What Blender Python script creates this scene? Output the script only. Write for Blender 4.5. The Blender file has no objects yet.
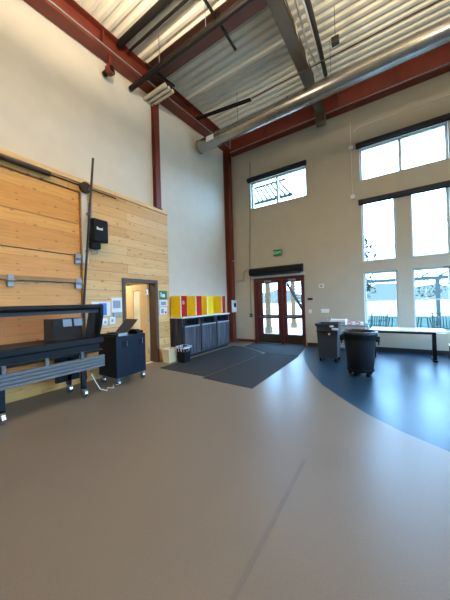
import bpy, bmesh, math, random
from mathutils import Vector, Matrix
random.seed(7)
S = bpy.context.scene
COL = S.collection

# ------------------------------------------------------------------ materials
def lin(c):
    return tuple(((v/255)/12.92 if v/255 <= .04045 else ((v/255+.055)/1.055)**2.4) for v in c) + (1,)

def nt(name):
    m = bpy.data.materials.new(name); m.use_nodes = True
    n = m.node_tree; b = n.nodes['Principled BSDF']
    return m, n, b

def N(n, t, **kw):
    x = n.nodes.new(t)
    for k, v in kw.items():
        if k in x.inputs.keys() if hasattr(x.inputs, 'keys') else False: x.inputs[k].default_value = v
        else: setattr(x, k, v)
    return x

def plain(name, rgb, rough=.6, metal=0, noise=.08, scale=12, bump=0.0, stretch=(1, 1, 1), coat=0):
    m, n, b = nt(name)
    tc = N(n, 'ShaderNodeTexCoord'); mp = N(n, 'ShaderNodeMapping'); mp.inputs['Scale'].default_value = stretch
    n.links.new(tc.outputs['Object'], mp.inputs[0])
    ns = N(n, 'ShaderNodeTexNoise'); ns.inputs['Scale'].default_value = scale; ns.inputs['Detail'].default_value = 4
    n.links.new(mp.outputs[0], ns.inputs['Vector'])
    r = N(n, 'ShaderNodeValToRGB'); c = lin(rgb)
    r.color_ramp.elements[0].position = .3; r.color_ramp.elements[1].position = .7
    r.color_ramp.elements[0].color = tuple(v*(1-noise) for v in c[:3]) + (1,)
    r.color_ramp.elements[1].color = tuple(min(1, v*(1+noise)) for v in c[:3]) + (1,)
    n.links.new(ns.outputs['Fac'], r.inputs[0]); n.links.new(r.outputs[0], b.inputs['Base Color'])
    b.inputs['Roughness'].default_value = rough; b.inputs['Metallic'].default_value = metal
    if coat: b.inputs['Coat Weight'].default_value = coat
    if bump:
        bp = N(n, 'ShaderNodeBump'); bp.inputs['Strength'].default_value = bump; bp.inputs['Distance'].default_value = .01
        n.links.new(ns.outputs['Fac'], bp.inputs['Height']); n.links.new(bp.outputs[0], b.inputs['Normal'])
    return m

def glow(name, rgb, strength):
    m, n, b = nt(name)
    b.inputs['Base Color'].default_value = lin(rgb)
    b.inputs['Emission Color'].default_value = lin(rgb); b.inputs['Emission Strength'].default_value = strength
    return m

def glassy(name, tint=(250, 253, 254), spec=.06, rough=.0, ior=1.45):
    m, n, b = nt(name); n.nodes.remove(b)
    out = n.nodes['Material Output']
    t = N(n, 'ShaderNodeBsdfTransparent'); t.inputs[0].default_value = lin(tint)
    g = N(n, 'ShaderNodeBsdfGlossy'); g.inputs['Roughness'].default_value = rough
    lw = N(n, 'ShaderNodeLayerWeight'); lw.inputs[0].default_value = .5
    pw = N(n, 'ShaderNodeMath'); pw.operation = 'POWER'; pw.inputs[1].default_value = 5; n.links.new(lw.outputs['Facing'], pw.inputs[0])
    f = N(n, 'ShaderNodeMath'); f.operation = 'MULTIPLY_ADD'; f.inputs[1].default_value = .9; f.inputs[2].default_value = .03; n.links.new(pw.outputs[0], f.inputs[0])
    mx = N(n, 'ShaderNodeMixShader')
    n.links.new(f.outputs[0], mx.inputs[0]); n.links.new(t.outputs[0], mx.inputs[1]); n.links.new(g.outputs[0], mx.inputs[2])
    n.links.new(mx.outputs[0], out.inputs[0])
    return m

def wood(name, a, b_, c, plank=.15, crack=.004, length=3.2, rough=.5):
    """horizontal boards on a wall in the YZ plane"""
    m, n, b = nt(name)
    tc = N(n, 'ShaderNodeTexCoord'); sp = N(n, 'ShaderNodeSeparateXYZ'); cb = N(n, 'ShaderNodeCombineXYZ')
    n.links.new(tc.outputs['Object'], sp.inputs[0])
    n.links.new(sp.outputs['Y'], cb.inputs['X']); n.links.new(sp.outputs['Z'], cb.inputs['Y']); n.links.new(sp.outputs['X'], cb.inputs['Z'])
    br = N(n, 'ShaderNodeTexBrick'); br.inputs['Scale'].default_value = 1
    br.inputs['Brick Width'].default_value = length; br.inputs['Row Height'].default_value = plank
    br.inputs['Mortar Size'].default_value = crack; br.inputs['Mortar Smooth'].default_value = .3
    br.inputs['Color1'].default_value = (0, 0, 0, 1); br.inputs['Color2'].default_value = (1, 1, 1, 1); br.inputs['Mortar'].default_value = (.5, .5, .5, 1)
    br.offset = .37
    n.links.new(cb.outputs[0], br.inputs['Vector'])
    r = N(n, 'ShaderNodeValToRGB'); e = r.color_ramp.elements
    e[0].color = lin(a); e[1].color = lin(c); x = e.new(.5); x.color = lin(b_)
    n.links.new(br.outputs['Color'], r.inputs[0])
    mp = N(n, 'ShaderNodeMapping'); mp.inputs['Scale'].default_value = (1.2, 16, 3)
    n.links.new(cb.outputs[0], mp.inputs[0])
    ns = N(n, 'ShaderNodeTexNoise'); ns.inputs['Scale'].default_value = 1.6; ns.inputs['Detail'].default_value = 8; ns.inputs['Distortion'].default_value = .8
    n.links.new(mp.outputs[0], ns.inputs['Vector'])
    gr = N(n, 'ShaderNodeValToRGB'); gr.color_ramp.elements[0].position = .3; gr.color_ramp.elements[0].color = (.84, .76, .66, 1)
    gr.color_ramp.elements[1].position = .6; gr.color_ramp.elements[1].color = (1, 1, 1, 1)
    n.links.new(ns.outputs['Fac'], gr.inputs[0])
    mu = N(n, 'ShaderNodeMix'); mu.data_type = 'RGBA'; mu.blend_type = 'MULTIPLY'; mu.inputs[0].default_value = .8
    n.links.new(r.outputs[0], mu.inputs[6]); n.links.new(gr.outputs[0], mu.inputs[7])
    # knots
    mk = N(n, 'ShaderNodeMapping'); mk.inputs['Scale'].default_value = (3.1, 6.3, 1)
    n.links.new(cb.outputs[0], mk.inputs[0])
    vo = N(n, 'ShaderNodeTexVoronoi'); vo.inputs['Scale'].default_value = 1.0; vo.inputs['Randomness'].default_value = 1
    vo.voronoi_dimensions = '2D'
    n.links.new(mk.outputs[0], vo.inputs['Vector'])
    kr = N(n, 'ShaderNodeValToRGB'); kr.color_ramp.elements[0].position = .045; kr.color_ramp.elements[0].color = (.2, .11, .06, 1)
    kr.color_ramp.elements[1].position = .13; kr.color_ramp.elements[1].color = (1, 1, 1, 1)
    sc = N(n, 'ShaderNodeSeparateColor'); n.links.new(vo.outputs['Color'], sc.inputs[0])
    ad = N(n, 'ShaderNodeMath'); ad.operation = 'MULTIPLY_ADD'; ad.inputs[1].default_value = .07; n.links.new(sc.outputs[0], ad.inputs[0]); n.links.new(vo.outputs['Distance'], ad.inputs[2])
    n.links.new(ad.outputs[0], kr.inputs[0])
    m2 = N(n, 'ShaderNodeMix'); m2.data_type = 'RGBA'; m2.blend_type = 'MULTIPLY'; m2.inputs[0].default_value = .8
    n.links.new(mu.outputs[2], m2.inputs[6]); n.links.new(kr.outputs[0], m2.inputs[7])
    m3 = N(n, 'ShaderNodeMix'); m3.data_type = 'RGBA'
    m3.inputs[7].default_value = lin((110, 72, 40))
    n.links.new(br.outputs['Fac'], m3.inputs[0]); n.links.new(m2.outputs[2], m3.inputs[6])
    n.links.new(m3.outputs[2], b.inputs['Base Color'])
    b.inputs['Roughness'].default_value = rough
    return m

def matte(name, rgb, noise=.06, scale=3):
    m = plain(name, rgb, .9, 0, noise, scale)
    m.node_tree.nodes['Principled BSDF'].inputs['Specular IOR Level'].default_value = .05
    return m

def barnwood(name):
    """grey upright weathered boards"""
    m, n, b = nt(name)
    tc = N(n, 'ShaderNodeTexCoord'); mp = N(n, 'ShaderNodeMapping'); mp.inputs['Scale'].default_value = (14, 14, 1.2)
    n.links.new(tc.outputs['Object'], mp.inputs[0])
    ns = N(n, 'ShaderNodeTexNoise'); ns.inputs['Scale'].default_value = 1; ns.inputs['Detail'].default_value = 6
    n.links.new(mp.outputs[0], ns.inputs['Vector'])
    r = N(n, 'ShaderNodeValToRGB'); e = r.color_ramp.elements
    e[0].position = .32; e[0].color = lin((26, 25, 30)); e[1].position = .7; e[1].color = lin((84, 82, 88))
    n.links.new(ns.outputs['Fac'], r.inputs[0]); n.links.new(r.outputs[0], b.inputs['Base Color'])
    b.inputs['Roughness'].default_value = .6
    return m

def floor_mat(name, base, rough, speck, streak):
    m, n, b = nt(name)
    tc = N(n, 'ShaderNodeTexCoord')
    n1 = N(n, 'ShaderNodeTexNoise'); n1.inputs['Scale'].default_value = .6; n1.inputs['Detail'].default_value = 5
    n2 = N(n, 'ShaderNodeTexNoise'); n2.inputs['Scale'].default_value = 130; n2.inputs['Detail'].default_value = 3
    n.links.new(tc.outputs['Object'], n1.inputs['Vector']); n.links.new(tc.outputs['Object'], n2.inputs['Vector'])
    c = lin(base)
    r = N(n, 'ShaderNodeValToRGB'); r.color_ramp.elements[0].position = .3; r.color_ramp.elements[1].position = .7
    r.color_ramp.elements[0].color = tuple(v*(1-streak) for v in c[:3]) + (1,); r.color_ramp.elements[1].color = tuple(v*(1+streak) for v in c[:3]) + (1,)
    n.links.new(n1.outputs['Fac'], r.inputs[0])
    r2 = N(n, 'ShaderNodeValToRGB'); r2.color_ramp.elements[0].position = .35; r2.color_ramp.elements[1].position = .6
    r2.color_ramp.elements[0].color = (1-speck, 1-speck, 1-speck, 1); r2.color_ramp.elements[1].color = (1, 1, 1, 1)
    n.links.new(n2.outputs['Fac'], r2.inputs[0])
    mu = N(n, 'ShaderNodeMix'); mu.data_type = 'RGBA'; mu.blend_type = 'MULTIPLY'; mu.inputs[0].default_value = 1
    n.links.new(r.outputs[0], mu.inputs[6]); n.links.new(r2.outputs[0], mu.inputs[7]); n.links.new(mu.outputs[2], b.inputs['Base Color'])
    b.inputs['Specular IOR Level'].default_value = .24
    rr = N(n, 'ShaderNodeMapRange'); rr.inputs[3].default_value = rough-.06; rr.inputs[4].default_value = rough+.08
    n.links.new(n1.outputs['Fac'], rr.inputs[0]); n.links.new(rr.outputs[0], b.inputs['Roughness'])
    bp = N(n, 'ShaderNodeBump'); bp.inputs['Strength'].default_value = .05; bp.inputs['Distance'].default_value = .004
    n.links.new(n2.outputs['Fac'], bp.inputs['Height']); n.links.new(bp.outputs[0], b.inputs['Normal'])
    return m

M = dict(
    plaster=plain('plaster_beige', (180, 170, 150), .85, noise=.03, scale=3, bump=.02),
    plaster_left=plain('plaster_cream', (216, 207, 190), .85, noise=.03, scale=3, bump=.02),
    concrete=floor_mat('polished_concrete', (112, 101, 88), .35, .14, .06),
    blue=floor_mat('blue_rubber', (28, 50, 68), .33, .2, .2),
    deck=plain('steel_deck', (226, 218, 200), .5, .0, .05, 2),
    red=plain('red_primer_steel', (106, 42, 28), .5, 0, .12, 5),
    darkred=plain('oxide_girder', (58, 34, 30), .55, 0, .15, 5),
    shaded_cream_steel=plain('shaded_cream_steel', (88, 76, 62), .5, .2, .1, 5),  # cream darkened for the backlit rafter, shade put into the colour
    duct=plain('galvanised_duct', (156, 153, 146), .27, .85, .1, 4, stretch=(3, 1, 1)),
    galv=plain('galvanised_metal', (150, 152, 154), .5, .5, .1, 8),
    alu=plain('aluminium', (96, 97, 96), .55, .2, .06, 20),
    chrome=plain('chrome', (200, 204, 208), .2, .95, .04, 20),
    black=plain('black_paint', (15, 15, 18), .5, 0, .2, 10),
    blackpipe=plain('black_iron_pipe', (30, 28, 27), .5, .2, .2, 8),
    case=plain('navy_black_laminate', (20, 26, 38), .4, 0, .12, 30),
    plastic=plain('grey_bin_plastic', (50, 54, 60), .5, 0, .06, 30),
    darkplastic=plain('charcoal_bin_plastic', (34, 35, 39), .5, 0, .06, 30),
    liner=plain('clear_liner', (205, 208, 214), .3, 0, .1, 60),
    blackliner=plain('black_liner', (16, 16, 18), .3, 0, .1, 60, .4),
    woodwall=wood('pine_cladding', (214, 164, 98), (228, 182, 116), (236, 196, 134), .19, .003),
    wooddoor=wood('pine_door_boards', (212, 148, 72), (224, 164, 86), (230, 174, 98), .19, .0015, 4.5),
    woodtrim=plain('pine_trim', (222, 184, 130), .5, 0, .12, 3, stretch=(1, 1, 9)),
    greystrut=plain('weathered_wood_strut', (150, 112, 66), .6, 0, .15, 5),
    darkwood=plain('walnut_frame', (78, 54, 38), .45, 0, .15, 6, stretch=(6, 6, 1)),
    leaf=plain('maple_door', (212, 182, 132), .4, 0, .06, 4, stretch=(6, 6, 1)),
    barn=barnwood('grey_barnwood'),
    counter=plain('pale_counter', (214, 208, 196), .4, 0, .03, 20),
    yellow=plain('yellow_board', (248, 206, 10), .6, 0, .03, 10),
    redboard=plain('red_board', (176, 14, 16), .7, 0, .04, 10),
    white=plain('white_plastic', (228, 228, 226), .45, 0, .02, 20),
    edge=plain('white_edge', (240, 240, 232), .5, 0, .02, 20),
    paper=plain('paper', (226, 230, 234), .7, 0, .03, 30),
    blueprint=plain('blue_print', (60, 110, 190), .5, 0, .1, 14),
    greyprint=plain('grey_print', (150, 154, 158), .6, 0, .2, 40),
    green=plain('green_sign', (20, 120, 80), .5, 0, .05, 20),
    box=plain('beige_bin', (226, 206, 160), .6, 0, .03, 20),
    bronze=plain('maroon_door_metal', (88, 32, 32), .38, .1, .08, 8),
    kick=plain('dull_bronze_kick', (70, 62, 56), .4, .5, .1, 12),
    glass=glassy('window_glass'),
    acrylic=glassy('clear_acrylic', (238, 232, 228), ior=1.5, rough=.02),
    frosted=plain('milky_door_glass', (222, 224, 196), .25, 0, .12, 3),
    frame=plain('window_frame_aluminium', (206, 214, 220), .4, .1, .05, 10),
    shade=plain('dark_shade_fabric', (44, 46, 52), .7, 0, .1, 30),
    mat=plain('charcoal_carpet', (40, 42, 46), .9, 0, .3, 90, .5),
    basedark=plain('black_cove_base', (30, 28, 28), .5, 0, .1, 10),
    basered=plain('red_brown_base', (96, 44, 30), .5, 0, .1, 10),
    tabletop=plain('white_laminate_top', (226, 228, 228), .25, 0, .02, 20),
    joint=plain('filled_floor_joint', (96, 86, 75), .5, 0, .1, 3),
    rubber=plain('rubber_joint', (60, 54, 48), .8, 0, .1, 10),
    outground=matte('patio_concrete', (150, 142, 130)),
    lawn=matte('teal_turf', (22, 42, 33)),
    hill=matte('hazy_hill', (52, 52, 44)),
    treeleaf=matte('tree_foliage', (46, 48, 38)),
    bark=plain('bark', (110, 90, 74), .9, 0, .2, 8),
    stairgrey=matte('weathered_galvanised_steel', (36, 36, 34)),
    tan=matte('tan_post', (86, 62, 44)),
    steelblue=matte('painted_blue_steel', (50, 56, 56)),
    stucco=matte('pale_stucco', (84, 68, 52)),
    roofblue=matte('blue_roof', (46, 52, 52)),
    flat_panel=glow('pale_panel_glow', (120, 160, 190), .7),
    laptopscreen=plain('dark_screen', (40, 28, 24), .5, 0, .1, 3),
    exitgreen=glow('exit_green', (24, 90, 50), .15),
    exitpale=glow('exit_letters', (120, 210, 150), .5),
    lamp=glow('lamp_disc', (255, 214, 160), 12),
    pink=plain('pink_packet', (196, 120, 128), .5, 0, .1, 20),
    cord=plain('white_cord', (200, 196, 188), .5, 0, .05, 20),
)

for k in ('black', 'case', 'plastic', 'darkplastic', 'mat', 'blackliner', 'barn', 'redboard', 'yellow', 'kick', 'shade', 'blackpipe'):
    M[k].node_tree.nodes['Principled BSDF'].inputs['Specular IOR Level'].default_value = .2
# ------------------------------------------------------------------ mesh helpers
class MB:
    def __init__(s): s.bm = bmesh.new()
    def box(s, a, b, rot=0, piv=None):
        a = Vector(a); b = Vector(b)
        lo = Vector(map(min, a, b)); hi = Vector(map(max, a, b))
        vs = [s.bm.verts.new((x, y, z)) for x in (lo.x, hi.x) for y in (lo.y, hi.y) for z in (lo.z, hi.z)]
        for f in ((0, 1, 3, 2), (4, 6, 7, 5), (0, 4, 5, 1), (2, 3, 7, 6), (0, 2, 6, 4), (1, 5, 7, 3)):
            s.bm.faces.new([vs[i] for i in f])
        if rot:
            bmesh.ops.rotate(s.bm, verts=vs, cent=piv or (lo+hi)/2, matrix=Matrix.Rotation(rot, 3, 'Z'))
        return s
    def tube(s, p, q, r, seg=10, r2=None, caps=True):
        p = Vector(p); q = Vector(q); d = q-p
        mat = Matrix.Translation((p+q)/2) @ d.to_track_quat('Z', 'Y').to_matrix().to_4x4()
        bmesh.ops.create_cone(s.bm, cap_ends=caps, segments=seg, radius1=r, radius2=r if r2 is None else r2, depth=d.length, matrix=mat)
        return s
    def path(s, pts, r, seg=8):
        for a, b in zip(pts, pts[1:]): s.tube(a, b, r, seg)
        for p in pts[1:-1]: s.ball(p, r, 1)
        return s
    def ball(s, c, r, sub=2, sc=(1, 1, 1)):
        bmesh.ops.create_icosphere(s.bm, subdivisions=sub, radius=r, matrix=Matrix.Translation(c) @ Matrix.Diagonal((*sc, 1)))
        return s
    def prism(s, poly, vec):
        """poly: 3D outline; extruded along vec"""
        a = [s.bm.verts.new(p) for p in poly]; b = [s.bm.verts.new(Vector(p)+Vector(vec)) for p in poly]
        n = len(a)
        s.bm.faces.new(a[::-1]); s.bm.faces.new(b)
        for i in range(n): s.bm.faces.new((a[i], a[(i+1) % n], b[(i+1) % n], b[i]))
        return s
    def lathe(s, prof, c, seg=24):
        """prof: list of (r, z)"""
        rings = [[s.bm.verts.new((c[0]+r*math.cos(2*math.pi*i/seg), c[1]+r*math.sin(2*math.pi*i/seg), c[2]+z)) for i in range(seg)] for r, z in prof]
        for a, b in zip(rings, rings[1:]):
            for i in range(seg): s.bm.faces.new((a[i], a[(i+1) % seg], b[(i+1) % seg], b[i]))
        s.bm.faces.new(rings[0][::-1]); s.bm.faces.new(rings[-1])
        return s
    def build(s, name, m, parent=None, bevel=0, smooth=False):
        bmesh.ops.recalc_face_normals(s.bm, faces=s.bm.faces[:])
        xs = [v.co for v in s.bm.verts]
        lo = Vector([min(v[i] for v in xs) for i in range(3)]); hi = Vector([max(v[i] for v in xs) for i in range(3)])
        org = Vector(((lo.x+hi.x)/2, (lo.y+hi.y)/2, lo.z))
        me = bpy.data.meshes.new(name)
        bmesh.ops.translate(s.bm, verts=s.bm.verts[:], vec=-org)
        s.bm.to_mesh(me); s.bm.free()
        if smooth:
            for p in me.polygons: p.use_smooth = True
        me.materials.append(M[m] if isinstance(m, str) else m)
        o = bpy.data.objects.new(name, me); COL.objects.link(o)
        if parent is not None:
            o.parent = parent; o.location = org - wloc(parent)
        else: o.location = org
        if bevel:
            md = o.modifiers.new('bevel', 'BEVEL'); md.width = bevel; md.segments = 2; md.limit_method = 'ANGLE'
        return o

def wloc(o):
    v = o.location.copy()
    while o.parent: o = o.parent; v += o.location
    return v

def tag(o, label=None, cat=None, group=None, kind=None):
    if label: o['label'] = label
    if cat: o['category'] = cat
    if group: o['group'] = group
    if kind: o['kind'] = kind
    return o

def empty(name, loc, label=None, cat=None, group=None, kind=None):
    o = bpy.data.objects.new(name, None); COL.objects.link(o); o.location = loc; o.empty_display_size = .1
    return tag(o, label, cat, group, kind)

def copy_tree(o, parent=None):
    c = o.copy(); COL.objects.link(c); c.parent = parent
    for ch in list(o.children): copy_tree(ch, c)
    return c

def B(a, b): return MB().box(a, b)

# ------------------------------------------------------------------ camera
f = 252.19; yaw, pit, rol = -.574291, .00871394, -.02928238
fwd = Vector((math.sin(yaw)*math.cos(pit), math.cos(yaw)*math.cos(pit), math.sin(pit)))
rt = Vector((math.cos(yaw), -math.sin(yaw), 0)); up = rt.cross(fwd)
R_ = math.cos(rol)*rt + math.sin(rol)*up; U_ = -math.sin(rol)*rt + math.cos(rol)*up
cam = bpy.data.cameras.new('camera'); co = bpy.data.objects.new('camera', cam); COL.objects.link(co)
m4 = Matrix((R_, U_, -fwd)).transposed().to_4x4(); m4.translation = (4.82631569, -7.82152734, 1.4)
co.matrix_world = m4
cam.sensor_fit = 'VERTICAL'; cam.sensor_height = 24; cam.lens = 24*f/600
cam.clip_start = .05; cam.clip_end = 500
S.camera = co

# ------------------------------------------------------------------ room shell
RX, RY = 9.0, -12.0
def zdeck(y): return 7.28 + .072*y

def wall_rects(x0, x1, z0, z1, holes):
    """cells of a wall rectangle minus holes (u0,u1,v0,v1)"""
    us = sorted({x0, x1, *[h[0] for h in holes], *[h[1] for h in holes]})
    vs = sorted({z0, z1, *[h[2] for h in holes], *[h[3] for h in holes]})
    out = []
    for a, b in zip(us, us[1:]):
        for c, d in zip(vs, vs[1:]):
            mu, mv = (a+b)/2, (c+d)/2
            if not any(h[0] < mu < h[1] and h[2] < mv < h[3] for h in holes): out.append((a, b, c, d))
    return out

# back wall openings
WIN = [(.94, 2.83, 4.59, 5.52), (4.28, 6.12, 4.62, 5.52), (4.28, 5.05, 2.39, 4.10), (5.36, 6.10, 2.39, 4.10), (4.28, 5.05, .50, 2.10), (5.36, 6.10, .50, 2.10)]
DOOR = (.97, 2.68, 0, 2.17)
mb = MB()
for a, b, c, d in wall_rects(-.25, RX+.25, -.1, 7.6, WIN+[DOOR]): mb.box((a, 0, c), (b, .25, d))
tag(mb.build('wall_back', 'plaster'), kind='structure')
# left wall
LD = (-4.46, -3.60, 0, 1.93)
mb = MB()
for a, b, c, d in wall_rects(RY, 0, -.1, 7.6, [LD]): mb.box((-.12, a, c), (0, b, d))
tag(mb.build('wall_left', 'plaster_left'), kind='structure')
RW = [(-4.9, -2.9, .9, 3.2), (-2.5, -.5, .9, 3.2), (-11, -8.4, .9, 3.2)]  # unseen windows, put in to bring daylight onto the left wall
mb = MB()
for a, b, c, d in wall_rects(RY, 0, -.1, 7.6, RW): mb.box((RX, a, c), (RX+.25, b, d))
tag(mb.build('wall_right', 'plaster'), kind='structure')
tag(B((-.25, RY-.25, -.1), (RX+.25, RY, 7.6)).build('wall_front', 'plaster'), kind='structure')

# floor, two finishes meeting on a curve
arc = [(2.74, 0), (2.83, -.71), (3.0, -1.49), (3.2, -2.05), (3.42, -2.58), (3.64, -3.06), (3.88, -3.5), (4.21, -3.93), (4.56, -4.33), (4.89, -4.62), (5.25, -4.84), (5.8, -5.05), (6.5, -5.15), (7.3, -5.05), (8.2, -4.75), (RX, -4.3)]
bm = bmesh.new()
va = [bm.verts.new((x, y, 0)) for x, y in arc]
c1 = bm.verts.new((RX, 0, 0)); f1 = bm.faces.new(va+[c1]); f1.material_index = 1
cs = [bm.verts.new(p) for p in ((RX, RY, 0), (-.0, RY, 0), (-.0, 0, 0))]
f2 = bm.faces.new(va[::-1]+[cs[2], cs[1], cs[0]])
bmesh.ops.recalc_face_normals(bm, faces=bm.faces[:])
for fc in bm.faces:
    if fc.normal.z < 0: fc.normal_flip()
r = bmesh.ops.extrude_face_region(bm, geom=bm.faces[:])
bmesh.ops.translate(bm, vec=(0, 0, -.1), verts=[g for g in r['geom'] if isinstance(g, bmesh.types.BMVert)])
me = bpy.data.meshes.new('floor'); 
bmesh.ops.recalc_face_normals(bm, faces=bm.faces[:]); bm.to_mesh(me); bm.free()
me.materials.append(M['concrete']); me.materials.append(M['blue'])
fl = bpy.data.objects.new('floor', me); COL.objects.link(fl); tag(fl, kind='structure')
# saw joint in the concrete
tag(B((4.155, -9.5, -.001), (4.185, -5.6, .0008)).build('trim_3', 'joint'), kind='structure')

# ceiling: corrugated deck, ribs along X
pitch, dep = .2, .06
prof = []; y = .25
while y > RY-.3:
    for dy, dz in ((0, 0), (.07, 0), (.095, dep), (.165, dep)):
        prof.append((y-dy, zdeck(y-dy)+dz))
    y -= pitch
bm = bmesh.new()
lo = [(bm.verts.new((-.25, py, pz)), bm.verts.new((RX+.25, py, pz))) for py, pz in prof]
hi = [(bm.verts.new((-.25, py, zdeck(py)+.16)), bm.verts.new((RX+.25, py, zdeck(py)+.16))) for py, pz in prof]
for g in (lo, hi):
    for a, b in zip(g, g[1:]): bm.faces.new((a[0], a[1], b[1], b[0]))
bmesh.ops.recalc_face_normals(bm, faces=bm.faces[:])
me = bpy.data.meshes.new('ceiling'); bm.to_mesh(me); bm.free(); me.materials.append(M['deck'])
ce = bpy.data.objects.new('ceiling', me); COL.objects.link(ce); tag(ce, kind='structure')

# wood cladding of left wall, with opening for the overhead door and interior door
OD = (-9.6, -5.33, 0, 3.52)
mb = MB()
for a, b, c, d in wall_rects(RY+.01, -3.15, 0.0, 3.68, [OD, LD]): mb.box((0, a, c), (.1, b, d))
tag(mb.build('trim_1', 'woodwall'), kind='structure')
tag(B((0, RY+.01, 3.68), (.13, -3.15, 3.76)).build('trim_2', 'woodtrim', bevel=.004), kind='structure')
# baseboards
tag(B((2.72, -.015, 0), (RX-.001, 0, .10)).build('baseboard_back', 'basedark'), kind='structure')
tag(B((.22, -.015, 0), (.96, 0, .09)).build('baseboard_back', 'basered'), kind='structure')
tag(B((0, -3.14, 0), (.015, -.2, .09)).build('baseboard_left', 'basered'), kind='structure')

# ------------------------------------------------------------------ windows
def window(n, rect, mull=(), muntin=(), wall='back'):
    x0, x1, z0, z1 = rect
    root = empty('window_%d' % n, ((x0+x1)/2, .16, z0) if wall == 'back' else (RX+.15, (x0+x1)/2, z0), kind='structure')
    def bb(a, b, c, d, e=.12, g=.19):
        return ((a, e, c), (b, g, d)) if wall == 'back' else ((RX+e, a, c), (RX+g, b, d))
    t = .045; mb = MB()
    for r_ in ((x0, x1, z0, z0+t), (x0, x1, z1-t, z1), (x0, x0+t, z0+t, z1-t), (x1-t, x1, z0+t, z1-t)): mb.box(*bb(*r_))
    for m_ in mull: mb.box(*bb(m_-.035, m_+.035, z0+t, z1-t))
    for z_ in muntin: mb.box(*bb(x0+t, x1-t, z_-.014, z_+.014))
    mb.build('window_frame', 'frame', root)
    MB().box(*bb(x0+t, x1-t, z0+t, z1-t, .15, .156)).build('glass_pane', 'glass', root)
    return root
window(1, WIN[0], mull=(1.86,)); window(2, WIN[1], mull=(5.19,))
window(3, WIN[2]); window(4, WIN[3]); window(5, WIN[4], muntin=(1.32, )); window(6, WIN[5], muntin=(1.32, ))
window(7, RW[0], mull=(-3.9,), wall='right'); window(8, RW[1], mull=(-1.5,), wall='right'); window(9, RW[2], mull=(-9.7,), wall='right')

def shade(x0, x1, z, label):
    root = empty('roller_shade', ((x0+x1)/2, -.06, z), label, 'window shade')
    MB().prism([(x0, 0, z-.02), (x0, -.09, z-.02), (x0, -.1, z), (x0, -.1, z+.08), (x0, -.08, z+.1), (x0, 0, z+.1)], (x1-x0, 0, 0)).build('shade_box', 'shade', root)
    B((x0+.01, -.05, z-.05), (x1-.01, -.035, z-.02)).build('hem_bar', 'black', root)
shade(.86, 2.86, 5.53, 'dark roller shade box above the small high window over the entrance doors')
shade(4.2, 6.35, 5.52, 'dark roller shade box above the wide uppermost right window')
shade(4.22, 6.35, 3.97, 'dark roller shade box above the tall middle pair of windows')

# ------------------------------------------------------------------ entrance doors
d1 = empty('door_1', (1.82, 0, 0), kind='structure')
mb = MB()
x0, x1, zt = .97, 2.68, 2.17
mb.box((x0, -.03, 0), (x0+.09, .2, zt)); mb.box((x1-.07, -.03, 0), (x1, .2, zt)); mb.box((x0+.09, -.03, zt-.09), (x1-.07, .2, zt)); mb.box((1.915, -.03, 0), (1.985, .12, zt-.09))
mb.build('door_frame', 'bronze', d1, .004)
B((x0+.09, .0, 0), (x1-.07, .2, .012)).build('threshold', 'galv', d1)
for k, (a, b) in enumerate(((1.06, 1.915), (1.985, 2.61))):
    g0, g1 = (1.26, 1.80) if k == 0 else (2.10, 2.56)
    mb = MB()
    mb.box((a, .03, .012), (g0, .08, 2.08)); mb.box((g1, .03, .012), (b, .08, 2.08))
    mb.box((g0, .03, .012), (g1, .08, .31)); mb.box((g0, .03, 1.98), (g1, .08, 2.08)); mb.box((g0, .03, .82), (g1, .08, .94))
    lf = mb.build('door_leaf', 'bronze', d1)
    B((g0, .052, .31), (g1, .058, 1.98)).build('glass_pane', 'glass', lf)
    B((a+.03, .022, .02), (b-.03, .03, .27)).build('kick_plate', 'kick', lf)
    MB().box((a+.05, -.02, .86), (b-.05, .005, .90)).box((a+.05, -.02, .85), (a+.12, .03, .91)).box((b-.12, -.02, .85), (b-.05, .03, .91)).build('push_bar', 'alu', lf, .004)
    MB().box(((a+b)/2-.13, -.02, 2.03), ((a+b)/2+.1, .03, 2.08)).build('door_closer', 'greyprint', lf)

# air curtain
ac = empty('air_curtain', (1.8, -.15, 2.3), 'long black air curtain unit mounted above the entrance doors', 'air curtain')
MB().prism([(.91, 0, 2.29), (.91, -.18, 2.25), (.91, -.25, 2.28), (.91, -.27, 2.36), (.91, -.25, 2.45), (.91, -.18, 2.50), (.91, 0, 2.52)], (1.76, 0, 0)).build('housing', 'black', ac, .01)
B((1.0, -.17, 2.235), (2.6, -.05, 2.258)).build('outlet_grille', 'kick', ac)
B((.9, -.04, 2.175), (2.72, 0, 2.25)).build('mounting_plate', 'counter', ac)
cd = MB().path([(.2, -.02, 2.13), (.56, -.02, 2.13), (.58, -.02, 2.2), (.60, -.02, 2.4), (.66, -.02, 2.48), (.78, -.02, 2.52), (.91, -.03, 2.52)], .012).build('power_conduit', 'galv')
tag(cd, 'thin bent conduit running from the corner column to the air curtain', 'conduit')

# exit sign
ex = empty('exit_sign', (1.86, -.04, 2.85), 'green lit EXIT sign on the wall above the entrance doors', 'exit sign')
B((1.72, -.05, 2.85), (2.0, -.0, 3.05)).build('sign_box', 'exitgreen', ex, .005)
cu = bpy.data.curves.new('t', 'FONT'); cu.body = 'EXIT'; cu.size = .13; cu.align_x = 'CENTER'; cu.extrude = .002
to = bpy.data.objects.new('t', cu); COL.objects.link(to); bpy.context.view_layer.update()
me = bpy.data.meshes.new_from_object(to.evaluated_get(bpy.context.evaluated_depsgraph_get()))
bpy.data.objects.remove(to); me.materials.clear(); me.materials.append(M['exitpale'])
lt = bpy.data.objects.new('lettering', me); COL.objects.link(lt); lt.parent = ex; lt.rotation_euler = (math.pi/2, 0, 0); lt.location = (0, -.013, .055)

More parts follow.
